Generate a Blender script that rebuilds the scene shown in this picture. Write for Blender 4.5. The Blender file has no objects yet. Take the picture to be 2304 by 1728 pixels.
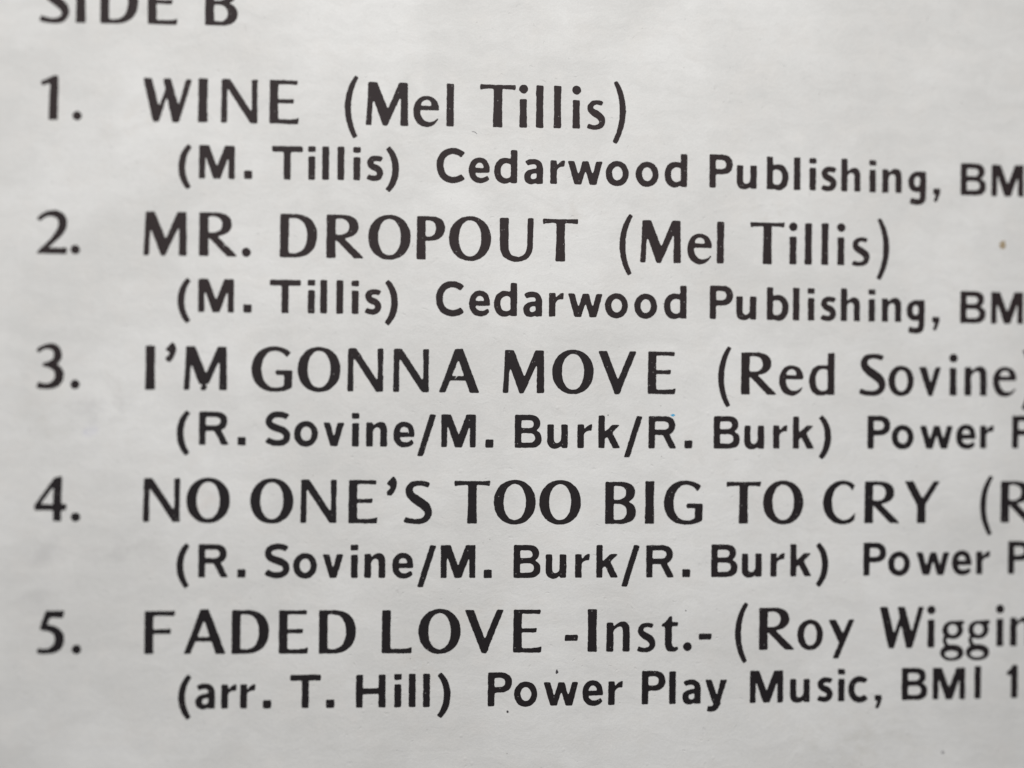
import bpy, math, random
import numpy as np
from mathutils import Matrix, Vector
from mathutils.geometry import tessellate_polygon

scene = bpy.context.scene
COL = scene.collection
MM = 0.001
TOP = 3.0 * MM                     # the printed face of the sleeve lies 3 mm above what it rests on

# ------------------------------------------------------------------ camera
cd = bpy.data.cameras.new('camera')
cam = bpy.data.objects.new('camera', cd)
COL.objects.link(cam)
loc = Vector((-11.656039, -0.000000, 104.104499)) * MM + Vector((0, 0, TOP))
cam.matrix_world = Matrix.Translation(loc) @ Matrix([[0.9937436, -0.0096332, -0.1112695], [0.0096934, 0.999953, 0.0], [0.1112643, -0.0010786, 0.9937903]]).to_4x4()
cd.sensor_width = 36.0
cd.lens = 57.0312
cd.clip_start = 0.005
cd.clip_end = 20.0
cd.dof.use_dof = True
cd.dof.focus_distance = (104.7550 + 0.25) * MM
cd.dof.aperture_fstop = 6.0
scene.camera = cam

# ------------------------------------------------------------------ world and lamps
world = bpy.data.worlds.new('World')
scene.world = world
world.use_nodes = True
bg = world.node_tree.nodes['Background']
bg.inputs[0].default_value = (0.93, 0.96, 1.0, 1)
bg.inputs[1].default_value = 0.17

def area_lamp(name, at, aim, size, power, colour):
    d = bpy.data.lights.new(name, 'AREA')
    d.shape = 'RECTANGLE'; d.size, d.size_y = size
    d.energy = power; d.color = colour
    o = bpy.data.objects.new(name, d); COL.objects.link(o)
    o.location = at
    o.rotation_euler = (Vector(aim) - Vector(at)).to_track_quat('-Z', 'Y').to_euler()
    return o

area_lamp('soft_lamp', (-0.006, 0.058, 0.127), (0.0, -0.020, 0.0), (0.07, 0.06), 0.173, (1.0, 0.990, 0.978))

vs = scene.view_settings
vs.view_transform = 'Standard'; vs.look = 'None'
vs.exposure = 0.0; vs.gamma = 1.0
vs.use_curve_mapping = False

# ------------------------------------------------------------------ node helpers
class Nodes:
    def __init__(self, name):
        self.m = bpy.data.materials.new(name); self.m.use_nodes = True
        self.t = self.m.node_tree; self.p = self.t.nodes['Principled BSDF']
    def n(self, kind, **kw):
        x = self.t.nodes.new(kind)
        for k, v in kw.items(): setattr(x, k, v)
        return x
    def put(self, sock, v):
        if hasattr(v, 'is_output'): self.t.links.new(v, sock)
        elif v is not None: sock.default_value = v
    def math(self, op, a, b=None, c=None, clamp=False):
        x = self.n('ShaderNodeMath', operation=op, use_clamp=clamp)
        for i, v in enumerate((a, b, c)):
            if v is not None: self.put(x.inputs[i], v)
        return x.outputs[0]
    def vec(self, op, a, b):
        x = self.n('ShaderNodeVectorMath', operation=op)
        self.put(x.inputs[0], a)
        if op == 'SCALE': self.put(x.inputs['Scale'], b)
        else: self.put(x.inputs[1], b)
        return x.outputs['Value'] if op in ('DISTANCE', 'LENGTH') else x.outputs[0]
    def noise(self, v, scale, detail=3.0, rough=0.55):
        x = self.n('ShaderNodeTexNoise')
        self.put(x.inputs['Vector'], v)
        x.inputs['Scale'].default_value = scale
        x.inputs['Detail'].default_value = detail; x.inputs['Roughness'].default_value = rough
        return x.outputs[0]
    def voronoi(self, v, scale, out='Distance'):
        x = self.n('ShaderNodeTexVoronoi')
        self.put(x.inputs['Vector'], v); x.inputs['Scale'].default_value = scale
        return x.outputs[out]
    def ramp(self, v, a, b, lo=0.0, hi=1.0):
        x = self.n('ShaderNodeMapRange', interpolation_type='SMOOTHSTEP')
        self.put(x.inputs[0], v)
        for i, q in enumerate((a, b, lo, hi)): x.inputs[i + 1].default_value = q
        return x.outputs[0]
    def mix(self, f, a, b, mode='MIX'):
        x = self.n('ShaderNodeMix', data_type='RGBA', blend_type=mode)
        self.put(x.inputs[0], f); self.put(x.inputs[6], a); self.put(x.inputs[7], b)
        return x.outputs[2]
    def bump(self, h, dist, strength=1.0, normal=None):
        x = self.n('ShaderNodeBump')
        self.put(x.inputs['Height'], h)
        x.inputs['Distance'].default_value = dist; x.inputs['Strength'].default_value = strength
        if normal is not None: self.put(x.inputs['Normal'], normal)
        return x.outputs[0]

SLEEVE_AT = (107.0, 7.0)           # centre of the sleeve on the table, mm

# ------------------------------------------------------------------ aged paper of the sleeve
def paper_material():
    N = Nodes('aged_white_paper')
    tc = N.n('ShaderNodeTexCoord').outputs['Object']
    mm = N.vec('SCALE', tc, 1000.0)
    mm = N.vec('ADD', mm, (SLEEVE_AT[0], SLEEVE_AT[1], 0.0))   # mm measured from the printed list's middle
    warp = N.n('ShaderNodeTexNoise'); N.put(warp.inputs['Vector'], mm); warp.inputs['Scale'].default_value = 0.35
    warp.inputs['Detail'].default_value = 4.0
    wv = N.vec('SCALE', N.vec('SUBTRACT', warp.outputs['Color'], (0.5, 0.5, 0.5)), 3.0)
    mw = N.vec('ADD', mm, wv)
    laid = N.noise(N.vec('MULTIPLY', mw, (0.17, 1.15, 1.0)), 1.0, 4.0, 0.6)
    fibre = N.noise(N.vec('MULTIPLY', mw, (2.2, 4.6, 1.0)), 1.0, 3.0, 0.6)
    blotch = N.noise(mw, 0.11, 4.0, 0.6)
    cloud = N.noise(mm, 0.55, 3.0, 0.6)
    grain = N.noise(mm, 9.0, 2.0, 0.6)
    col = N.mix(N.ramp(blotch, 0.35, 0.68), (0.640, 0.631, 0.613, 1), (0.716, 0.708, 0.692, 1))
    col = N.mix(N.ramp(cloud, 0.45, 0.75, 0.0, 0.4), col, (0.690, 0.668, 0.640, 1))
    tone = N.math('ADD', N.math('MULTIPLY', N.ramp(laid, 0.34, 0.66), 0.05), N.math('MULTIPLY', grain, 0.16))
    tone = N.math('ADD', tone, N.math('MULTIPLY', fibre, 0.08))
    tone = N.math('ADD', tone, 0.855)
    tint = N.n('ShaderNodeCombineColor')
    for i in range(3): N.put(tint.inputs[i], tone)
    col = N.mix(1.0, col, tint.outputs[0], 'MULTIPLY')
    # handling marks, each with its own place, size and colour (mm)
    patch = N.noise(mm, 1.1, 4.0, 0.65)
    STAIN = 0.32
    def stain(at, size, colour, amount, lo=0.40, hi=0.66):
        nonlocal col
        q = N.vec('MULTIPLY', N.vec('SUBTRACT', mw, (at[0], at[1], 0.0)), (1.0 / size[0], 1.0 / size[1], 0.0))
        near = N.ramp(N.vec('LENGTH', q, (0, 0, 0)), 1.0, 0.1)
        f = N.math('MULTIPLY', N.math('MULTIPLY', near, N.ramp(patch, lo, hi)), amount * STAIN, clamp=True)
        col = N.mix(f, col, (*colour, 1))
    grey = (0.33, 0.32, 0.33); tan = (0.44, 0.37, 0.29); olive = (0.40, 0.39, 0.32)
    stain((-29.438, -10.877), (2.2, 1.3), grey, 0.75, 0.30, 0.6)
    stain((-25.026, -10.997), (3.0, 1.3), grey, 0.50)
    stain((-24.186, -10.048), (2.4, 1.2), grey, 0.40)
    stain((-29.819, -13.544), (2.0, 1.5), grey, 0.45)
    stain((-25.338, -1.138), (1.8, 1.4), grey, 0.50)
    stain((-26.341, -1.928), (2.8, 1.7), grey, 0.50)
    stain((-29.544, -2.536), (2.6, 2.4), (0.42, 0.41, 0.37), 0.5)
    stain((-26.493, -3.212), (0.6, 0.8), (0.30, 0.30, 0.56), 0.55, 0.2, 0.6)
    stain((-19.580, -7.664), (1.5, 1.8), (0.47, 0.38, 0.33), 0.55, 0.3, 0.6)
    stain((3.891, 11.393), (2.6, 2.0), (0.46, 0.42, 0.37), 0.5)
    stain((23.256, -23.775), (6.0, 3.2), olive, 0.45)
    stain((-24.679, 15.945), (3.0, 1.6), tan, 0.40)
    stain((-0.346, -14.808), (5.0, 1.6), tan, 0.40)
    stain((-5.339, -17.917), (2.0, 1.8), tan, 0.40)
    stain((16.884, 11.089), (2.6, 1.6), tan, 0.35)
    # stray specks of dirt sunk in the sheet
    vd = N.voronoi(mm, 0.8); vc = N.voronoi(mm, 0.8, 'Color')
    sep = N.n('ShaderNodeSeparateColor'); N.put(sep.inputs[0], vc)
    speck = N.math('MULTIPLY', N.ramp(vd, 0.045, 0.02), N.ramp(sep.outputs[0], 0.62, 0.70))
    col = N.mix(N.math('MULTIPLY', speck, 0.55), col, (0.20, 0.18, 0.17, 1))
    N.put(N.p.inputs['Base Color'], col)
    N.p.inputs['Roughness'].default_value = 0.62
    N.p.inputs['Specular IOR Level'].default_value = 0.2
    # relief: laid ribs, fibres, pits and pimples
    h = N.math('ADD', N.math('MULTIPLY', laid, 0.55), N.math('MULTIPLY', fibre, 0.7))
    h = N.math('ADD', h, N.math('MULTIPLY', N.noise(mm, 3.2, 4.0, 0.6), 0.55))
    h = N.math('ADD', h, N.math('MULTIPLY', N.noise(mm, 5.5, 2.0, 0.6), 0.6))
    pit = N.math('MULTIPLY', N.ramp(N.voronoi(mw, 1.0), 0.13, 0.02), 0.9)
    h = N.math('SUBTRACT', h, pit)
    pim = N.math('MULTIPLY', N.ramp(N.voronoi(N.vec('ADD', mm, (31.7, 12.3, 0)), 0.55), 0.09, 0.01), 0.9)
    h = N.math('ADD', h, pim)
    N.put(N.p.inputs['Normal'], N.bump(h, 0.022 * MM))
    return N.m

def ink_material():
    N = Nodes('black_printing_ink')
    tc = N.n('ShaderNodeTexCoord').outputs['Object']
    mm = N.vec('SCALE', tc, 1000.0)
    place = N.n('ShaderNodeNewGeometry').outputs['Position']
    film = N.noise(N.vec('SCALE', place, 1000.0), 0.085, 2.0, 0.5)          # brown where the ink ran thin; painted glare is added to it below
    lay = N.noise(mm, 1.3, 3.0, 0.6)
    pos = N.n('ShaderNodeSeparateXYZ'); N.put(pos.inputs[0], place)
    film_glare = N.math('ADD', N.ramp(pos.outputs[1], -0.006, 0.010), N.math('MULTIPLY', N.math('SUBTRACT', film, 0.5), 1.6), clamp=True)  # uneven ink, plus lamp glare painted in as browner ink towards the top
    thin = N.math('ADD', N.math('MULTIPLY', film_glare, 0.75), N.math('MULTIPLY', lay, 0.3), clamp=True)  # thin ink and the painted glare in one mask
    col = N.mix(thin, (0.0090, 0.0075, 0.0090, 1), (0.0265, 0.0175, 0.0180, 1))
    vd = N.voronoi(mm, 3.4); sep = N.n('ShaderNodeSeparateColor'); N.put(sep.inputs[0], N.voronoi(mm, 3.4, 'Color'))
    hole = N.math('MULTIPLY', N.ramp(vd, 0.17, 0.07), N.ramp(sep.outputs[1], 0.66, 0.74))
    col = N.mix(N.math('MULTIPLY', hole, 0.32), col, (0.55, 0.53, 0.51, 1))
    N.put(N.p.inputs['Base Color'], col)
    N.p.inputs['Roughness'].default_value = 0.6
    N.p.inputs['Specular IOR Level'].default_value = 0.18
    N.put(N.p.inputs['Normal'], N.bump(N.noise(mm, 5.0, 3.0, 0.6), 0.010 * MM))
    return N.m

def plain_material(name, rgb, rough=0.7):
    N = Nodes(name)
    tc = N.n('ShaderNodeTexCoord').outputs['Object']
    f = N.noise(N.vec('SCALE', tc, 1000.0), 6.0, 3.0)
    N.put(N.p.inputs['Base Color'], N.mix(f, (*[c * 0.75 for c in rgb], 1), (*[min(1, c * 1.25) for c in rgb], 1)))
    N.p.inputs['Roughness'].default_value = rough
    return N.m

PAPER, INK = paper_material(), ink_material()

# ------------------------------------------------------------------ letter shapes
# Units: 267 = a capital of the flared sans of the titles, 208 = a capital of the gothic of the credits.
# '+' fills an outline, '-' cuts one, 'S widths |' draws a stroke of changing width, 'E' / '-E' an oval.
FLARED = {
'A': ['+ M 0 0 L 42 0 L 58 42 L 124 210 L 150 272 L 98 270 L 52 140 Z', '+ M 98 262 L 103 270 L 148 272 L 190 165 L 252 2 L 250 -2 L 193 -2 L 178 42 L 122 202 Z', '+ M 70 74 L 180 74 L 180 103 L 70 103 Z'],
'B': ['+ M 0 262 L 95 263 C 155 263 190 240 190 198 C 190 165 170 148 145 138 C 178 128 197 105 197 72 C 197 25 155 -1 95 -1 L 0 -1 Z', '- M 55 236 L 85 236 C 115 236 132 220 132 196 C 132 168 110 151 75 151 L 55 150 Z', '- M 55 126 L 80 126 C 115 126 137 106 137 74 C 137 45 115 25 85 25 L 55 26 Z'],
'C': ['+ M 206 236 C 180 260 155 267 128 267 C 55 267 0 205 0 130 C 0 50 55 -6 128 -6 C 165 -6 190 5 203 25 L 207 70 C 180 35 160 22 138 22 C 90 22 58 65 58 130 C 58 200 90 242 133 242 C 160 242 175 225 186 200 Z'],
'D': ['+ M 0 267 L 90 267 C 190 267 226 205 226 138 C 226 55 180 0 85 0 L 0 -1 Z', '- M 54 241 L 82 241 C 135 241 164 200 164 136 C 164 65 135 27 80 27 L 53 29 Z'],
'E': ['+ M 0 0 L 55 0 L 53 130 L 54 267 L 1 267 Z', '+ M 10 267 L 172 266 L 169 238 L 120 241 L 20 241 Z', '+ M 20 126 L 146 124 L 149 153 L 100 150 L 20 150 Z', '+ M 10 0 L 175 -1 L 180 41 L 160 31 L 110 27 L 20 28 Z'],
'F': ['+ M 0 0 L 56 0 L 54 130 L 55 266 L 1 267 Z', '+ M 10 267 L 188 266 L 184 234 L 130 237 L 20 236 Z', '+ M 20 125 L 160 123 L 164 158 L 110 153 L 20 152 Z'],
'G': ['+ M 240 238 C 208 262 175 272 135 272 C 55 272 0 215 0 132 C 0 50 55 -6 140 -6 C 180 -6 225 4 248 20 L 249 127 L 150 128 L 143 113 L 150 97 L 198 99 L 198 36 C 185 24 165 21 143 21 C 95 21 62 65 62 132 C 62 200 95 245 140 245 C 170 245 197 232 213 204 Z'],
'I': ['+ M 0 0 L 60 0 L 57 130 L 60 268 L 1 268 L 3 130 Z'],
'L': ['+ M 0 0 L 56 0 L 54 130 L 56 266 L 1 266 Z', '+ M 10 0 L 184 -1 L 188 41 L 165 31 L 110 27 L 20 27 Z'],
'M': ['+ M 0 0 L 36 0 L 40 120 L 52 200 L 68 267 L 13 267 L 8 130 Z', '+ M 14 267 L 68 267 L 142 85 L 130 -2 L 106 -2 L 36 186 Z', '+ M 108 -1 L 132 -1 L 214 182 L 222 250 L 203 267 L 132 95 Z', '+ M 213 0 L 261 0 L 259 130 L 257 267 L 203 267 L 214 180 Z'],
'N': ['+ M 1 0 L 39 0 L 39 215 L 30 262 L 4 267 Z', '+ M 3 255 L 16 268 L 54 268 L 188 66 L 222 20 L 222 0 L 179 0 L 38 212 Z', '+ M 184 45 L 187 130 L 184 266 L 222 268 L 220 130 L 222 5 Z'],
'O': ['E 131 134 131 139 2.1', '-E 131 135 69 112 2.1'],
'P': ['+ M 0 0 L 57 0 L 55 130 L 56 267 L 1 267 Z', '+ M 10 267 L 85 268 C 150 268 175 240 175 195 C 175 145 140 116 75 115 L 40 116 Z', '- M 55 242 L 70 242 C 103 242 118 225 118 194 C 118 160 100 142 64 141 L 55 142 Z'],
'R': ['+ M 0 0 L 58 0 L 56 130 L 57 267 L 1 267 Z', '+ M 10 267 L 95 268 C 165 268 197 240 197 195 C 197 150 155 125 95 123 L 30 122 Z', '- M 57 242 L 85 243 C 120 243 139 222 139 192 C 139 162 115 146 85 145 L 56 146 Z', '+ M 52 126 L 98 134 L 230 6 L 226 0 L 170 0 L 56 116 Z'],
'S': ['S 34,31,46,57,58,40,31,36 | M 162 238 C 125 256 36 266 37 200 C 40 150 158 128 158 66 C 158 0 65 4 10 27'],
'T': ['+ M 82 0 L 143 0 L 140 130 L 141 250 L 86 250 L 86 130 Z', '+ M 1 266 L 60 264 L 165 264 L 225 267 L 222 233 L 200 237 L 150 240 L 60 239 L 18 236 L 2 228 Z'],
'U': ['+ M 0 267 L 3 90 C 4 30 45 -6 107 -6 C 170 -6 208 30 210 95 L 213 267 L 175 267 L 173 95 C 171 50 150 26 115 26 C 75 26 57 50 57 95 L 57 267 Z'],
'V': ['+ M 0 267 L 57 267 L 128 82 L 150 20 L 138 -3 L 108 -3 Z', '+ M 245 267 L 201 267 L 128 90 L 112 10 L 136 -3 Z'],
'W': ['+ M 0 270 L 54 270 L 102 80 L 98 -1 L 61 -1 Z', '+ M 70 0 L 98 -1 L 156 185 L 136 205 L 86 60 Z', '+ M 120 270 L 170 270 L 224 82 L 221 -1 L 180 -1 Z', '+ M 188 0 L 221 -1 L 300 268 L 262 270 L 206 60 Z'],
'Y': ['+ M 0 262 L 58 262 L 122 146 L 138 118 L 139 0 L 82 0 L 84 108 Z', '+ M 189 262 L 231 262 L 138 116 L 100 110 L 108 138 Z'],
'd': ['+ M 125 180 C 105 187 90 187 78 187 C 30 187 0 145 0 88 C 0 30 30 -5 75 -5 C 95 -5 110 0 125 12 Z', '- M 120 155 C 110 160 100 162 90 162 C 60 162 44 135 44 92 C 44 50 60 25 88 25 C 100 25 112 30 120 38 Z', '+ M 119 0 L 165 0 L 163 130 L 165 263 L 119 262 Z'],
'e': ['+ M 158 99 C 160 155 130 187 80 187 C 30 187 0 145 0 90 C 0 32 35 -6 82 -6 C 115 -6 145 15 158 56 L 145 46 C 130 32 115 26 98 26 C 65 26 44 55 43 100 L 130 100 Z', '+ M 40 98 L 157 98 L 158 124 L 40 126 Z', '- M 46 126 L 112 125 C 112 148 100 162 80 162 C 60 162 49 146 46 126 Z'],
'g': ['E 80 107 67 57 2.1', '-E 80 109 31 33 2.1', '+ M 80 164 L 155 167 L 152 141 L 105 141 Z', 'S 24,24,26 | M 40 72 C 22 50 24 28 44 16', '+ M 28 22 C 55 12 90 22 120 10 L 140 -20 L 110 -25 C 90 -8 50 -12 28 -2 Z', 'E 76 -34 76 51 2.15', '-E 73 -43 43 22 2.0'],
'i': ['+ M 0 0 L 48 0 L 46 90 L 47 178 L 1 178 L 2 90 Z', 'E 25 240 28 28 2'],
'l': ['+ M 0 0 L 48 0 L 46 130 L 48 265 L 1 265 L 2 130 Z'],
'n': ['+ M 0 0 L 45 0 L 44 178 L 2 178 Z', '+ M 40 148 C 65 172 80 184 102 184 C 135 184 145 155 145 120 L 145 0 L 101 0 L 101 115 C 101 145 95 152 82 152 C 68 152 52 138 42 120 Z'],
'o': ['E 82 90 82 95 2.1', '-E 84 91 40 66 2.1'],
's': ['S 28,28,36,45,46,34,28,32 | M 100 158 C 75 172 24 172 23 130 C 22 98 99 92 99 48 C 99 6 45 0 6 19'],
't': ['+ M 27 62 C 27 10 45 -5 70 -5 C 90 -5 105 2 113 15 L 109 33 C 98 26 90 24 86 24 C 76 26 72 40 72 60 L 72 219 L 55 216 L 27 180 Z', '+ M 0 152 L 12 172 L 30 181 L 113 181 L 108 155 Z'],
'v': ['+ M 0 178 L 49 178 L 84 60 L 90 -2 L 64 -2 Z', '+ M 145 178 L 108 178 L 74 62 L 70 5 L 90 -2 Z'],
'y': ['+ M 0 182 L 50 182 L 112 62 L 82 14 Z', '+ M 168 183 L 131 183 L 82 66 L 30 -57 L 66 -61 Z'],
'1': ['+ M 50 0 L 107 0 L 108 130 L 110 270 L 100 279 L 62 262 L 56 200 Z', '+ M 0 237 L 86 278 L 108 276 L 64 230 L 10 212 Z'],
'2': ['S 26,32,44,56,50,38,30,26 | M 14 208 C 45 264 160 276 160 190 C 160 135 95 75 26 16', '+ M 0 0 L 185 0 L 189 43 L 160 38 L 45 38 L 8 14 Z'],
'3': ['S 24,28,46,50,40,24 | M 12 230 C 40 272 138 286 135 205 C 133 165 95 152 48 148', '+ M 42 136 L 100 136 L 100 160 L 42 160 Z', 'S 24,42,56,52,34,38 | M 50 148 C 110 150 145 125 145 85 C 145 12 62 2 12 24'],
'4': ['+ M 0 68 L 0 100 L 118 270 L 150 281 L 166 281 L 165 107 L 198 107 L 192 67 L 164 67 L 163 0 L 112 0 L 113 67 Z', '- M 38 106 L 113 106 L 114 212 Z'],
'5': ['+ M 50 267 L 166 268 L 156 222 L 60 226 Z', '+ M 50 267 L 86 240 L 52 168 L 12 150 Z', 'S 34,44,58,56,34,30 | M 24 163 C 90 165 138 142 136 85 C 134 22 65 4 2 20'],
'(': ['S 26,34,38,40,38,34,30 | M 74 298 C 2 190 2 35 68 -76'],
')': ['S 26,34,38,40,38,34,30 | M 12 298 C 78 190 78 35 10 -86'],
'.': ['E 29 28 29 29 2'],
"'": ['+ M 0 246 L 40 291 C 52 288 66 268 65 246 C 63 215 48 190 31 170 L 6 174 L 1 196 C 16 208 26 218 26 228 C 18 234 6 236 0 246 Z'],
'-': ['+ M 0 70 L 82 70 L 84 108 L 2 108 Z'],
}
FLARED['M#'] = FLARED['M'] + ['- M 90 22 L 140 24 L 146 40 L 128 34 L 118 42 L 100 36 Z', '+ M 102 44 L 110 30 L 116 22 L 116 4 L 130 0 L 134 28 L 122 44 Z']
FLARED['R~'] = FLARED['R'] + ['/ 146 57 167 86']
FLARED['A~'] = FLARED['A'] + ['/ 99 84 112 100']
FLARED['M~'] = FLARED['M'] + ['/ 205 195 216 182']
FLARED['U~'] = FLARED['U'] + ['/ 186 112 200 128']
GOTHIC = {
'B': ['+ M 0 206 L 95 206 C 138 206 160 185 160 152 C 160 130 150 118 132 108 C 157 100 170 85 170 58 C 170 20 145 0 95 0 L 0 0 Z', '- M 42 172 L 90 172 C 108 172 118 163 118 148 C 118 132 108 124 90 124 L 42 124 Z', '- M 42 91 L 92 91 C 115 91 127 80 127 62 C 127 43 115 33 92 33 L 42 33 Z'],
'C': ['S 40,40,42,44,42,40,40 | M 163 168 C 118 212 21 200 21 103 C 21 5 120 -6 164 36'],
'H': ['+ M 0 0 L 43 0 L 43 205 L 0 205 Z', '+ M 140 0 L 184 0 L 184 205 L 140 205 Z', '+ M 20 84 L 160 84 L 160 120 L 20 120 Z'],
'I': ['+ M 0 0 L 42 0 L 42 205 L 0 205 Z'],
'M': ['+ M 0 0 L 39 0 L 39 150 L 62 208 L 0 208 Z', '+ M 30 208 L 62 208 L 116 62 L 132 0 L 89 0 L 36 150 Z', '+ M 190 208 L 159 208 L 105 62 L 92 0 L 132 0 L 186 150 Z', '+ M 181 0 L 220 0 L 220 208 L 158 208 L 181 150 Z'],
'P': ['+ M 0 0 L 41 0 L 41 208 L 0 208 Z', '+ M 10 208 L 78 208 C 125 208 148 183 148 146 C 148 105 122 84 75 84 L 10 84 Z', '- M 41 174 L 72 174 C 95 174 106 164 106 146 C 106 128 95 118 72 118 L 41 118 Z'],
'R': ['+ M 0 0 L 42 0 L 42 207 L 0 207 Z', '+ M 10 207 L 102 207 C 150 207 174 185 174 147 C 174 110 150 88 105 86 L 10 86 Z', '- M 42 173 L 98 173 C 120 173 131 164 131 147 C 131 130 120 121 98 121 L 42 121 Z', '+ M 88 96 L 134 98 L 184 0 L 138 0 Z'],
'S': ['S 38,38,40,46,46,40,38,40 | M 139 178 C 110 204 23 204 23 152 C 23 98 136 118 136 58 C 136 6 52 4 12 38'],
'T': ['+ M 73 0 L 117 0 L 117 200 L 73 200 Z', '+ M 0 171 L 191 171 L 191 208 L 0 208 Z'],
'a': ['S 33,34,36,41 | M 14 124 C 36 141 98 150 98 98', '+ M 77 0 L 119 0 L 119 100 L 77 104 Z', '+ M 84 94 C 30 93 0 78 0 42 C 0 12 18 -4 45 -4 C 60 -4 74 2 84 12 Z', '- M 78 65 C 52 64 41 58 41 43 C 41 32 47 27 56 27 C 66 27 74 33 78 40 Z'],
'b': ['+ M 34 148 C 44 155 60 157 72 157 C 112 157 139 125 139 75 C 139 28 114 -5 74 -5 C 57 -5 44 2 34 12 Z', '- M 40 115 C 45 120 52 123 62 123 C 85 123 98 105 98 77 C 98 48 86 30 64 30 C 53 30 45 35 40 42 Z', '+ M 0 0 L 40 0 L 40 204 L 0 204 Z'],
'c': ['S 37,38,41,40,37 | M 113 122 C 88 150 20 146 20 74 C 20 2 88 -4 114 28'],
'd': ['+ M 110 148 C 98 155 80 157 68 157 C 28 157 0 125 0 75 C 0 28 25 -4 65 -4 C 82 -4 95 2 108 12 Z', '- M 104 115 C 96 121 88 123 78 123 C 55 123 41 105 41 77 C 41 48 54 30 76 30 C 87 30 97 35 104 42 Z', '+ M 103 0 L 145 0 L 145 207 L 103 207 Z'],
'e': ['+ M 131 61 C 134 125 110 156 65 156 C 25 156 0 122 0 76 C 0 28 28 -4 70 -4 C 95 -4 117 6 128 24 L 116 48 C 105 36 92 30 74 30 C 55 30 42 42 40 61 Z', '- M 40 91 L 93 91 C 91 112 82 123 66 123 C 52 123 42 110 40 91 Z'],
'g': ['+ M 80 138 C 30 145 0 112 0 72 C 0 32 22 8 55 8 C 66 8 74 12 84 20 Z', '-E 58 75 19 31 2.2', '+ M 75 -25 L 116 -25 L 116 139 L 75 139 Z', 'S 41,38,36 | M 95 -20 C 96 -58 60 -58 14 -44'],
'h': ['+ M 0 0 L 41 0 L 41 205 L 0 205 Z', '+ M 36 116 C 52 140 66 150 84 150 C 110 150 124 132 124 100 L 124 0 L 84 0 L 84 90 C 84 108 78 116 66 116 C 52 116 43 105 40 85 Z'],
'i': ['+ M 0 0 L 43 0 L 43 144 L 0 144 Z', '+ M -2 170 L 45 170 L 45 206 L -2 206 Z'],
'k': ['+ M 0 0 L 40 0 L 40 205 L 0 205 Z', '+ M 34 56 L 34 96 L 88 148 L 139 148 L 70 80 Z', '+ M 50 84 L 84 108 L 140 0 L 92 0 Z'],
'l': ['+ M 0 0 L 43 0 L 43 207 L 0 207 Z'],
'n': ['+ M 0 0 L 41 0 L 41 146 L 0 146 Z', '+ M 36 116 C 52 140 68 150 86 150 C 112 150 126 132 126 100 L 126 0 L 85 0 L 85 90 C 85 108 79 116 66 116 C 52 116 43 105 40 85 Z'],
'o': ['E 73 74 73 79 2.05', '-E 74 75 33 43 2.05'],
'r': ['+ M 0 0 L 42 0 L 42 148 L 0 148 Z', '+ M 38 102 C 52 135 70 151 94 150 L 90 108 C 65 112 42 105 40 70 Z'],
's': ['S 33,34,38,42,42,38,34,34 | M 93 130 C 75 142 22 145 21 112 C 22 72 83 90 82 44 C 80 8 30 10 6 26'],
'u': ['+ M 0 145 L 41 145 L 41 58 C 41 38 48 30 60 30 C 74 30 86 42 86 62 L 86 145 L 128 145 L 128 0 L 89 0 L 88 14 C 78 2 64 -5 48 -5 C 18 -5 0 12 0 48 Z'],
'v': ['+ M 0 148 L 43 148 L 66 58 L 88 148 L 131 148 L 88 0 L 45 0 Z'],
'w': ['+ M 0 147 L 43 147 L 68 60 L 94 147 L 132 147 L 158 60 L 180 147 L 221 147 L 182 0 L 140 0 L 113 88 L 86 0 L 44 0 Z'],
'y': ['+ M 0 148 L 44 148 L 76 50 L 98 148 L 141 148 L 94 0 L 80 -25 L 52 -5 Z', 'S 42,38,34 | M 82 12 C 70 -22 60 -40 16 -32'],
'(': ['S 32,38,42,42,42,38,32 | M 69 204 C 4 140 4 10 66 -60'],
')': ['S 32,38,42,42,42,38,32 | M 10 204 C 76 140 76 10 10 -60'],
'.': ['+ M 0 0 L 52 0 L 52 52 L 0 52 Z'],
',': ['+ M 2 0 L 2 36 L 48 36 L 49 8 L 26 -50 L 4 -46 L 20 0 Z'],
'/': ['+ M 0 -56 L 38 -57 L 118 200 L 80 205 Z'],
'1': ['+ M 28 0 L 70 0 L 70 208 L 36 208 L 28 190 Z', '+ M 0 168 L 0 142 L 40 150 L 60 208 L 36 208 C 28 185 15 172 0 168 Z'],
}

GOTHIC['l~'] = GOTHIC['l'] + ['/ 12 162 22 180']
GOTHIC['e~'] = GOTHIC['e'] + ['/ 86 116 95 84']

STEP = 3.0; PAD = 24.0

def path_points(s):
    t = s.split(); pts = []; i = 0
    while i < len(t):
        k = t[i]
        if k in 'ML': pts.append((float(t[i+1]), float(t[i+2]))); i += 3
        elif k == 'C':
            p0 = pts[-1]; c = [float(v) for v in t[i+1:i+7]]; i += 7
            for q in range(1, 17):
                u = q / 16.0; w = 1 - u
                pts.append(tuple(w**3*p0[j] + 3*w*w*u*c[j] + 3*w*u*u*c[2+j] + u**3*c[4+j] for j in (0, 1)))
        else: i += 1
    return np.array(pts)

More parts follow.
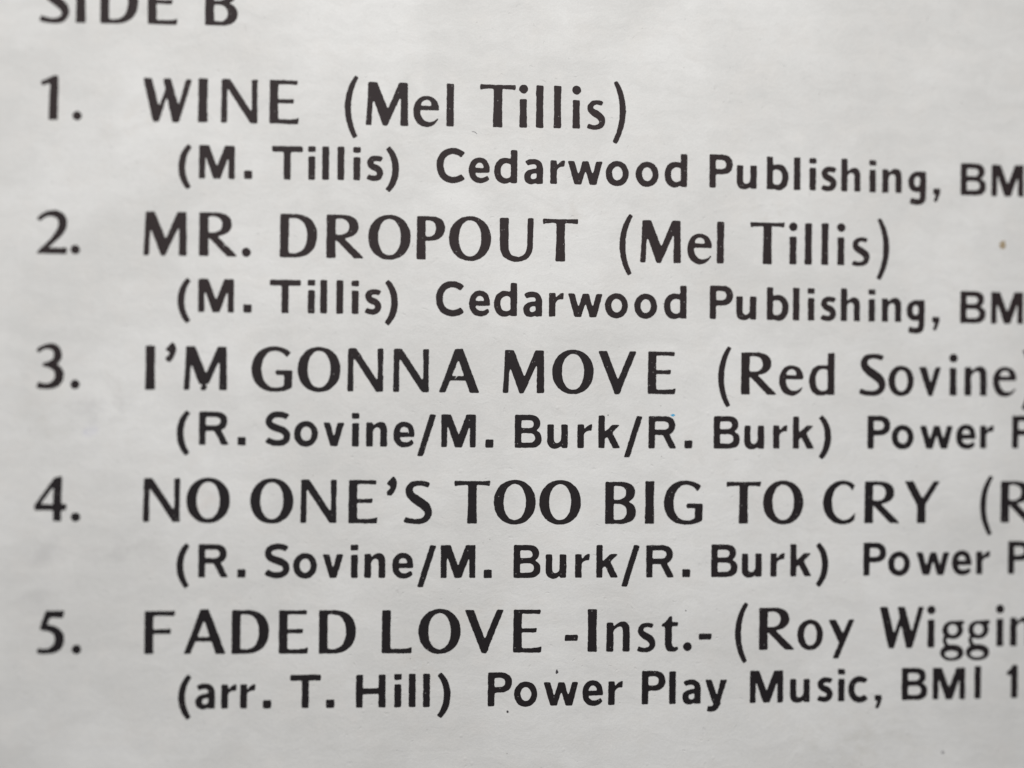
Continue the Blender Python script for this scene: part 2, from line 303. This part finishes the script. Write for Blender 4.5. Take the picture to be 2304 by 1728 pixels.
def fill(mask, pts, x0, y0, value):
    """scan-line fill of one polygon into a grid of 1-unit cells"""
    P = pts - np.array([x0, y0]); Q = np.roll(P, -1, axis=0)
    lo = max(0, int(math.floor(P[:, 1].min()))); hi = min(mask.shape[0] - 1, int(math.ceil(P[:, 1].max())))
    for r in range(lo, hi + 1):
        y = r + 0.5
        c = ((P[:, 1] <= y) & (Q[:, 1] > y)) | ((Q[:, 1] <= y) & (P[:, 1] > y))
        if not c.any(): continue
        a, b = P[c], Q[c]
        xs = np.sort(a[:, 0] + (y - a[:, 1]) / (b[:, 1] - a[:, 1]) * (b[:, 0] - a[:, 0]))
        for k in range(0, len(xs) - 1, 2):
            i0 = max(0, int(math.ceil(xs[k] - 0.5))); i1 = int(math.floor(xs[k+1] - 0.5))
            if i1 >= i0: mask[r, i0:i1+1] = value

def oval(cx, cy, rx, ry, n):
    t = np.linspace(0, 2*math.pi, 72, endpoint=False)
    c, s = np.cos(t), np.sin(t)
    return np.stack([cx + rx*np.sign(c)*abs(c)**(2/n), cy + ry*np.sign(s)*abs(s)**(2/n)], 1)

def stroke_quads(pts, widths):
    d = np.gradient(pts, axis=0); d /= np.linalg.norm(d, axis=1)[:, None] + 1e-9
    nrm = np.stack([-d[:, 1], d[:, 0]], 1)
    L = np.concatenate([[0], np.cumsum(np.linalg.norm(np.diff(pts, axis=0), axis=1))]); L /= L[-1]
    w = np.interp(L, np.linspace(0, 1, len(widths)), widths) / 2
    a, b = pts + nrm*w[:, None], pts - nrm*w[:, None]
    for i in range(len(pts) - 1):
        e = d[i] * 0.8
        yield np.array([a[i] - e, a[i+1] + e, b[i+1] + e, b[i] - e])

def gauss(img, s):
    r = int(3*s + 1); k = np.exp(-np.arange(-r, r+1)**2 / (2*s*s)); k /= k.sum()
    for ax in (0, 1):
        img = np.apply_along_axis(lambda v: np.convolve(v, k, 'same'), ax, img)
    return img

_fields = {}
def glyph_field(font, ch):
    """soft-edged picture of a letter: the blur rounds its corners the way spreading ink does"""
    key = (font, ch)
    if key in _fields: return _fields[key]
    x0, y0, w, h = -PAD, -120.0, 380, 450
    m = np.zeros((h, w), np.float32); cuts = []
    for op in (FLARED if font == 'o' else GOTHIC)[ch]:
        k, rest = op.split(' ', 1)
        if k == '/': cuts.append([float(v) for v in rest.split()])
        elif k in '+-': fill(m, path_points(rest), x0, y0, 1.0 if k == '+' else 0.0)
        elif k in ('E', '-E'): fill(m, oval(*[float(v) for v in rest.split()]), x0, y0, 1.0 if k == 'E' else 0.0)
        else:
            ws, p = rest.split('|')
            for q in stroke_quads(path_points(p), [float(v) for v in ws.split(',')]): fill(m, q, x0, y0, 1.0)
    m = gauss(m, 4.2)
    for q in cuts:                       # a hairline scratch through the ink
        yy, xx = np.mgrid[0:h, 0:w]
        a = np.array([q[0] - x0, q[1] - y0]); d = np.array([q[2] - q[0], q[3] - q[1]])
        u = np.clip(((xx + .5 - a[0])*d[0] + (yy + .5 - a[1])*d[1]) / (d @ d), 0, 1)
        r2 = (xx + .5 - a[0] - u*d[0])**2 + (yy + .5 - a[1] - u*d[1])**2
        m = m - 0.62*np.exp(-r2/6.0)
    st = int(STEP)
    _fields[key] = (m[1::st, 1::st].copy(), x0 + 1.5, y0 + 1.5)
    return _fields[key]

rng = np.random.default_rng(11)
def rough_noise(shape, s):
    n = gauss(rng.standard_normal(shape), s)
    return n / n.std()

CASE = {1: [(3, 0)], 2: [(0, 1)], 3: [(3, 1)], 4: [(1, 2)], 5: [(3, 2), (1, 0)], 6: [(0, 2)], 7: [(3, 2)],
        8: [(2, 3)], 9: [(2, 0)], 10: [(0, 1), (2, 3)], 11: [(2, 1)], 12: [(1, 3)], 13: [(1, 0)], 14: [(0, 3)]}
def contours(f, lev):
    """closed outlines of f > lev, inside on the left"""
    ins = f > lev
    code = ins[:-1, :-1]*1 + ins[:-1, 1:]*2 + ins[1:, 1:]*4 + ins[1:, :-1]*8
    nxt = {}; pos = {}
    def edge(i, j, e):
        if e == 0: k = (0, i, j)
        elif e == 2: k = (0, i+1, j)
        elif e == 3: k = (1, i, j)
        else: k = (1, i, j+1)
        if k not in pos:
            o, a, b = k
            v0 = f[a, b]; v1 = f[a, b+1] if o == 0 else f[a+1, b]
            t = (lev - v0) / (v1 - v0)
            pos[k] = (b + t, a) if o == 0 else (b, a + t)
        return k
    for i, j in zip(*np.nonzero((code > 0) & (code < 15))):
        for a, b in CASE[int(code[i, j])]:
            nxt[edge(i, j, b)] = edge(i, j, a)
    loops = []
    while nxt:
        s = next(iter(nxt)); k = s; loop = []
        while k in nxt:
            loop.append(pos[k]); k = nxt.pop(k)
        if len(loop) >= 8: loops.append(np.array(loop))
    return loops

def area(p):
    x, y = p[:, 0], p[:, 1]
    return 0.5 * float(np.sum(x*np.roll(y, -1) - y*np.roll(x, -1)))

def inside(p, poly):
    x, y = p; c = False
    for (x1, y1), (x2, y2) in zip(poly, np.roll(poly, -1, axis=0)):
        if (y1 > y) != (y2 > y) and x < (x2-x1)*(y-y1)/(y2-y1) + x1: c = not c
    return c

UNIT = 0.010380                      # mm per letter unit
SIZE = {'o': dict(C=1.024, Y=1.027, d=1.02, o=1.026, v=1.03, n=1.03, y=1.026, g=1.03, W=0.978, F=0.976, t=1.01, S=0.993,
                  **{k: 0.968 for k in '12345.'}),
        'g': dict(P=1.015, u=1.016, b=1.018, h=1.02, n=1.025, g=1.028, y=1.014, c=1.022, M=0.98, T=0.985, R=0.98, S=0.982, v=0.987,
                  H=0.99, I=1.025, **{'(': 0.978, ',': 1.028, '.': 0.985, '1': 1.028})}   # small size corrections of single letters
FILM = 0.014                       # thickness of the ink film, mm

def add_letter(V, Fc, font, ch, ox, oy, cx, cy):
    f, x0, y0 = glyph_field(font, ch)
    f = f + 0.085*rough_noise(f.shape, 2.4) * 0.55 + 0.07*rough_noise(f.shape, 1.2) * 0.5
    f = np.where(gauss(glyph_field(font, ch)[0], 1.5) < 0.04, 0.0, f)
    f = np.where(gauss(glyph_field(font, ch)[0], 1.5) > 0.97, 1.0, f)
    loops = contours(f, 0.50)
    unit = UNIT * SIZE[font].get(ch[0], 1.0)
    outer = [l for l in loops if area(l)*SIGN > 0 and abs(area(l)) > 12]; holes = [l for l in loops if area(l)*SIGN < 0 and abs(area(l)) > 12]
    for o in outer:
        group = [o] + [h for h in holes if inside(h[0], o)]
        flat = [p for l in group for p in l]
        base = len(V)
        def put(p, z): V.append(((ox + (x0 + p[0]*STEP)*unit - cx)*MM, (oy + (y0 + p[1]*STEP)*unit - cy)*MM, z*MM))
        for p in flat: put(p, FILM)
        for p in flat: put(p, -0.004)
        n = len(flat)
        for t in tessellate_polygon([[Vector((p[0], p[1], 0)) for p in l] for l in group]):
            q = [flat[i] for i in t]
            ar = (q[1][0]-q[0][0])*(q[2][1]-q[0][1]) - (q[1][1]-q[0][1])*(q[2][0]-q[0][0])
            if abs(ar) > 1e-9:
                Fc.append(tuple(base + i for i in (t if ar > 0 else t[::-1])))
        k = 0
        for l in group:
            for i in range(len(l)):
                a, b = base + k + i, base + k + (i + 1) % len(l)
                Fc.append((a, a + n, b + n, b) if SIGN > 0 else (b, b + n, a + n, a))
            k += len(l)
# orientation of the traced loops, found once on a full oval
_t = np.zeros((12, 12)); _t[3:9, 3:9] = 1
SIGN = 1 if area(contours(_t, 0.5)[0]) > 0 else -1

# ------------------------------------------------------------------ objects
def mesh_object(name, verts, faces, mat, parent=None, at=(0, 0, 0)):
    me = bpy.data.meshes.new(name); me.from_pydata(verts, [], faces); me.update()
    me.materials.append(mat)
    o = bpy.data.objects.new(name, me); COL.objects.link(o)
    o.location = at
    if parent: o.parent = parent
    return o

def slab(w, d, h, r):
    """a thin board lying on z = 0 with rounded corners and softly rolled edges"""
    prof = [(0.35, 0.0), (0.08, 0.25), (0.0, 0.8), (0.0, h - 0.8), (0.08, h - 0.25), (0.35, h)]
    V, Fc = [], []; ring = []
    for inset, z in prof:
        idx = []
        for cx, cy, a0 in ((1, 1, 0), (-1, 1, 90), (-1, -1, 180), (1, -1, 270)):
            for k in range(5):
                a = math.radians(a0 + 22.5*k)
                idx.append(len(V))
                V.append(((cx*(w/2 - r) + (r - inset)*math.cos(a))*MM, (cy*(d/2 - r) + (r - inset)*math.sin(a))*MM, z*MM))
        ring.append(idx)
    n = len(ring[0])
    for a, b in zip(ring, ring[1:]):
        for i in range(n): Fc.append((a[i], a[(i+1) % n], b[(i+1) % n], b[i]))
    Fc.append(tuple(ring[0][::-1])); Fc.append(tuple(ring[-1]))
    return V, Fc

v, f = slab(315.0, 315.0, 3.0, 1.5)
sleeve = mesh_object('record_sleeve', v, f, PAPER, at=(SLEEVE_AT[0]*MM, SLEEVE_AT[1]*MM, 0))
sleeve['label'] = 'aged off-white record sleeve back printed with a black numbered track list for side B'
sleeve['category'] = 'record sleeve'

# every printed phrase is a part of the sleeve: (part, label, typeface, "letter x y  letter x y ...") in mm
PRINT = [
    ('side_heading', 'heading reading SIDE B', 'o', 'S -30.001 22.334  I -27.744 22.372  D -26.236 22.398  E -23.314 22.448  B -19.754 22.508'),
    ('track_number', 'number 1 with its full stop', 'o', '1 -29.846 16.251  . -27.883 16.272'),
    ('song_title', 'title reading WINE', 'o', 'W -23.554 16.318  I -20.146 16.354  N -18.713 16.369  E -15.672 16.402'),
    ('performer_credit', 'performer in brackets after the title WINE', 'o', '( -10.916 16.452  M -9.567 16.466  e -6.538 16.498  l -4.421 16.521  T -2.264 16.544  i 0.311 16.571  l 1.378 16.582  l 2.543 16.594  i 3.773 16.607  s 4.700 16.617  ) 6.444 16.635'),
    ('writer_credit', 'bracketed writer under the title WINE', 'g', '( -21.311 12.787  M -20.042 12.804  . -17.232 12.839  T -15.487 12.859  i -13.187 12.882  l -12.313 12.890  l -11.346 12.899  i -10.330 12.908  s -9.481 12.915  ) -8.251 12.924'),
    ('publisher_credit', 'publisher after the writer under the title WINE', 'g', 'C -5.007 12.945  e -2.935 12.956  d -1.292 12.963  a 0.660 12.970  r 2.357 12.975  w 3.493 12.977  o 5.993 12.981  o 7.965 12.981  d 9.882 12.980  P 12.867 12.975  u 14.695 12.970  b 16.715 12.962  l 18.536 12.954  i 19.591 12.949  s 20.386 12.944  h 21.751 12.936  i 23.669 12.923  n 24.548 12.917  g 26.333 12.903  , 28.025 12.888  B 29.946 12.870  M 32.086 12.848'),
    ('track_number', 'number 2 with its full stop', 'o', '2 -30.012 7.875  . -27.921 7.879'),
    ('song_title', 'title reading MR. DROPOUT', 'o', 'M -23.454 7.889  R~ -19.995 7.898  . -17.325 7.905  D -14.924 7.912  R -12.001 7.921  O -9.346 7.929  P -6.244 7.940  O -4.167 7.947  U~ -0.905 7.959  T 1.897 7.970'),
    ('performer_credit', 'performer in brackets after MR. DROPOUT', 'o', '( 6.943 7.991  M 8.312 7.996  e 11.437 8.010  l 13.399 8.019  T 15.629 8.030  i 18.281 8.042  l 19.313 8.047  l 20.435 8.053  i 21.527 8.058  s 22.511 8.063  ) 24.234 8.072'),
    ('writer_credit', 'bracketed writer under MR. DROPOUT', 'g', '( -21.280 4.347  M -20.011 4.351  . -17.191 4.359  T -15.537 4.363  i -13.136 4.369  l~ -12.353 4.370  l -11.335 4.372  i -10.355 4.374  s -9.517 4.375  ) -8.235 4.377'),
    ('publisher_credit', 'publisher after the writer under MR. DROPOUT', 'g', 'C -4.970 4.382  e -2.837 4.384  d -1.224 4.385  a 0.676 4.386  r 2.352 4.386  w 3.582 4.386  o 6.025 4.386  o 7.954 4.386  d 9.924 4.385  P 12.974 4.382  u 14.748 4.380  b 16.800 4.377  l 18.556 4.374  i 19.567 4.373  s 20.439 4.371  h 21.804 4.368  i 23.699 4.364  n 24.601 4.362  g 26.308 4.358  , 28.056 4.354  B 29.998 4.348  M 32.138 4.342'),
    ('track_number', 'number 3 with its full stop', 'o', '3 -29.981 -0.563  . -27.851 -0.567'),
    ('song_title', "title reading I'M GONNA MOVE", 'o', "I -23.254 -0.574  ' -22.011 -0.576  M# -20.864 -0.577  G -16.640 -0.580  O -13.738 -0.581  N -10.596 -0.581  N -7.677 -0.581  A~ -4.739 -0.579  M~ -0.605 -0.575  O 2.608 -0.570  V 5.611 -0.565  E 8.899 -0.558"),
    ('performer_credit', "performer in brackets after I'M GONNA MOVE", 'o', '( 13.581 -0.546  R 15.110 -0.542  e 17.673 -0.534  d 19.693 -0.528  S 23.047 -0.516  o 25.101 -0.508  v 27.175 -0.500  i 29.303 -0.491  n 30.337 -0.487  e 32.310 -0.478  ) 34.359 -0.468'),
    ('writer_credit', "bracketed writers under I'M GONNA MOVE", 'g', '( -21.250 -4.021  R -19.881 -4.031  . -17.473 -4.048  S -15.749 -4.059  o -13.927 -4.069  v -12.079 -4.079  i -10.256 -4.087  n -9.355 -4.091  e~ -7.622 -4.097  / -6.099 -4.102  M -4.549 -4.106  . -1.696 -4.112  B 0.212 -4.115  u 2.328 -4.116  r 4.295 -4.116  k 5.677 -4.115  / 7.361 -4.114  R 8.987 -4.111  . 11.365 -4.107  B 13.316 -4.101  u 15.361 -4.095  r 17.307 -4.087  k 18.641 -4.082  ) 20.404 -4.073'),
    ('publisher_credit', "publisher after the writers under I'M GONNA MOVE", 'g', 'P 23.708 -4.055  o 25.357 -4.045  w 27.288 -4.032  e 29.794 -4.013  r 31.453 -4.000  P 33.689 -3.981'),
    ('track_number', 'number 4 with its full stop', 'o', '4 -29.971 -8.866  . -27.743 -8.886'),
    ('song_title', "title reading NO ONE'S TOO BIG TO CRY", 'o', "N -23.314 -8.920  O -20.624 -8.939  O -16.640 -8.963  N -13.485 -8.979  E -10.433 -8.993  ' -8.026 -9.001  S -6.957 -9.005  T -3.674 -9.014  O -1.107 -9.019  O 1.851 -9.023  B 6.170 -9.026  I 8.791 -9.025  G 10.048 -9.024  T 14.192 -9.018  O 16.674 -9.013  C 20.726 -9.001  R 23.548 -8.991  Y 26.266 -8.980"),
    ('performer_credit', 'cut off performer bracket after the fourth title', 'o', '( 31.514 -8.953  R 32.932 -8.945'),
    ('writer_credit', 'bracketed writers under the fourth title', 'g', '( -21.190 -12.408  R -19.841 -12.421  . -17.412 -12.442  S -15.719 -12.455  o -13.908 -12.468  v -12.049 -12.480  i -10.246 -12.491  n -9.387 -12.495  e -7.613 -12.503  / -6.017 -12.510  M -4.499 -12.515  . -1.718 -12.523  B 0.211 -12.526  u 2.305 -12.529  r 4.230 -12.529  k 5.623 -12.529  / 7.264 -12.528  R 8.910 -12.525  . 11.309 -12.520  B 13.238 -12.514  u 15.283 -12.507  r 17.206 -12.498  k 18.551 -12.492  ) 20.291 -12.482'),
    ('publisher_credit', 'publisher after the writers under the fourth title', 'g', 'P 23.517 -12.462  o 25.199 -12.450  w 27.129 -12.435  e 29.589 -12.413  r 31.270 -12.398  P 33.493 -12.376'),
    ('track_number', 'number 5 with its full stop', 'o', '5 -29.726 -17.161  . -27.615 -17.184'),
    ('song_title', 'title reading FADED LOVE -Inst.-', 'o', 'F -23.146 -17.228  A -20.705 -17.249  D -17.718 -17.271  E -14.763 -17.291  D -12.226 -17.305  L -8.233 -17.323  O -5.888 -17.331  V -2.919 -17.339  E 0.237 -17.344  - 3.592 -17.345  I 5.089 -17.345  n 6.326 -17.344  s 8.351 -17.342  t 9.916 -17.339  . 11.410 -17.336  - 12.449 -17.333'),
    ('performer_credit', 'performer after FADED LOVE, cut by the frame', 'o', '( 14.878 -17.325  R 16.486 -17.319  o 19.066 -17.307  y 21.158 -17.297  W 24.664 -17.276  i 27.952 -17.252  g 28.839 -17.246  g 30.617 -17.231  i 32.714 -17.213  n 33.665 -17.205'),
    ('writer_credit', 'bracketed arranger under FADED LOVE', 'g', '( -21.003 -20.719  a -19.952 -20.727  r -18.336 -20.738  r -17.149 -20.746  . -15.726 -20.754  T -14.022 -20.763  . -11.739 -20.775  H -9.844 -20.783  i -7.393 -20.791  l -6.474 -20.794  l -5.554 -20.797  ) -4.617 -20.799'),
    ('publisher_credit', 'publisher under FADED LOVE', 'g', 'P -1.374 -20.805  o 0.323 -20.807  w 2.238 -20.809  e 4.784 -20.809  r 6.488 -20.807  P 8.704 -20.805  l 10.515 -20.802  a 11.392 -20.800  y 12.904 -20.796  M 15.911 -20.786  u 18.609 -20.776  s 20.457 -20.767  i 21.872 -20.760  c 22.565 -20.757  , 24.350 -20.747  B 26.221 -20.735  M 28.355 -20.721  I 31.235 -20.700  1 33.488 -20.682'),
]

for part, label, font, text in PRINT:
    items = [(c, float(x), float(y)) for c, x, y in (s.split() for s in text.split('  '))]
    cx = sum(i[1] for i in items)/len(items); cy = sum(i[2] for i in items)/len(items)
    V, Fc = [], []
    for c, x, y in items: add_letter(V, Fc, font, c, x, y, cx, cy)
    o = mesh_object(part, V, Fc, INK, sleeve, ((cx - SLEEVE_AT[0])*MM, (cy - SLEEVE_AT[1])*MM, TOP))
    o['label'] = label

# small marks on the sheet: thin uneven blobs
def blob(name, at, rx, ry, mat, label, seed, tip=0.0, thick=0.02):
    r = random.Random(seed); n = 20; ring = []
    for k in range(n):
        a = 2*math.pi*k/n; s = 1 + r.uniform(-0.22, 0.22)
        x, y = rx*s*math.cos(a), ry*s*math.sin(a)
        if tip and y > 0: x *= max(0.15, 1 - tip*y/ry)
        ring.append((x, y))
    V = [(0, 0, thick*MM)] + [(x*0.7*MM, y*0.7*MM, thick*0.8*MM) for x, y in ring] + [(x*MM, y*MM, -0.004*MM) for x, y in ring]
    Fc = [(0, 1 + k, 1 + (k+1) % n) for k in range(n)] + [(1 + k, 1 + n + k, 1 + n + (k+1) % n, 1 + (k+1) % n) for k in range(n)]
    o = mesh_object(name, V, Fc, mat, sleeve, ((at[0] - SLEEVE_AT[0])*MM, (at[1] - SLEEVE_AT[1])*MM, TOP))
    o['label'] = label
    return o

dark = plain_material('dark_dirt', (0.05, 0.045, 0.05))
blob('stain_spot', (32.905, 9.626), 0.23, 0.31, plain_material('brown_stain', (0.34, 0.265, 0.17)), 'small brown spot right of the second title', 3)
blob('ink_speck', (10.591, -1.944), 0.14, 0.085, plain_material('blue_speck', (0.04, 0.36, 0.62)), 'tiny blue speck on a letter R', 5)
blob('dirt_speck', (6.299, -1.962), 0.045, 0.04, dark, 'tiny dark speck above a letter k', 7)
blob('dirt_speck', (-0.082, -21.166), 0.08, 0.10, dark, 'dark speck under the word Power in the last line', 8)
blob('dirt_speck', (3.108, -18.601), 0.10, 0.18, dark, 'pointed dark speck over the word Power in the last line', 9, tip=0.8)
blob('dirt_speck', (11.575, -14.706), 0.045, 0.045, dark, 'tiny dark speck above -Inst.-', 10)
blob('dirt_speck', (29.087, -24.248), 0.11, 0.10, plain_material('grey_dirt', (0.24, 0.23, 0.24)), 'faint grey speck in the bottom right corner', 11)

# a stray hair lying on the sheet
def fibre(at):
    pts = [(-0.19, 0.06), (-0.10, 0.085), (0.0, 0.06), (0.09, 0.0), (0.15, -0.07)]
    V, Fc = [], []; n = 6
    for i, (x, y) in enumerate(pts):
        a, b = pts[max(0, i-1)], pts[min(len(pts)-1, i+1)]
        t = Vector((b[0]-a[0], b[1]-a[1], 0)).normalized(); s = Vector((-t.y, t.x, 0))
        for k in range(n):
            q = 2*math.pi*k/n; rr = 0.017*(0.5 if i in (0, len(pts)-1) else 1)
            p = Vector((x, y, 0.018)) + s*rr*math.cos(q) + Vector((0, 0, rr*math.sin(q)))
            V.append(tuple(p*MM))
    for i in range(len(pts)-1):
        for k in range(n): Fc.append((i*n+k, i*n+(k+1) % n, (i+1)*n+(k+1) % n, (i+1)*n+k))
    Fc.append(tuple(range(n))[::-1]); Fc.append(tuple(range((len(pts)-1)*n, len(pts)*n)))
    o = mesh_object('dust_fibre', V, Fc, plain_material('grey_fibre', (0.20, 0.19, 0.21)), None, (at[0]*MM, at[1]*MM, TOP))
    o['label'] = 'tiny curved grey fibre lying on the paper between the first and second printed lines'
    o['category'] = 'fibre'
fibre((-2.577, 16.147))
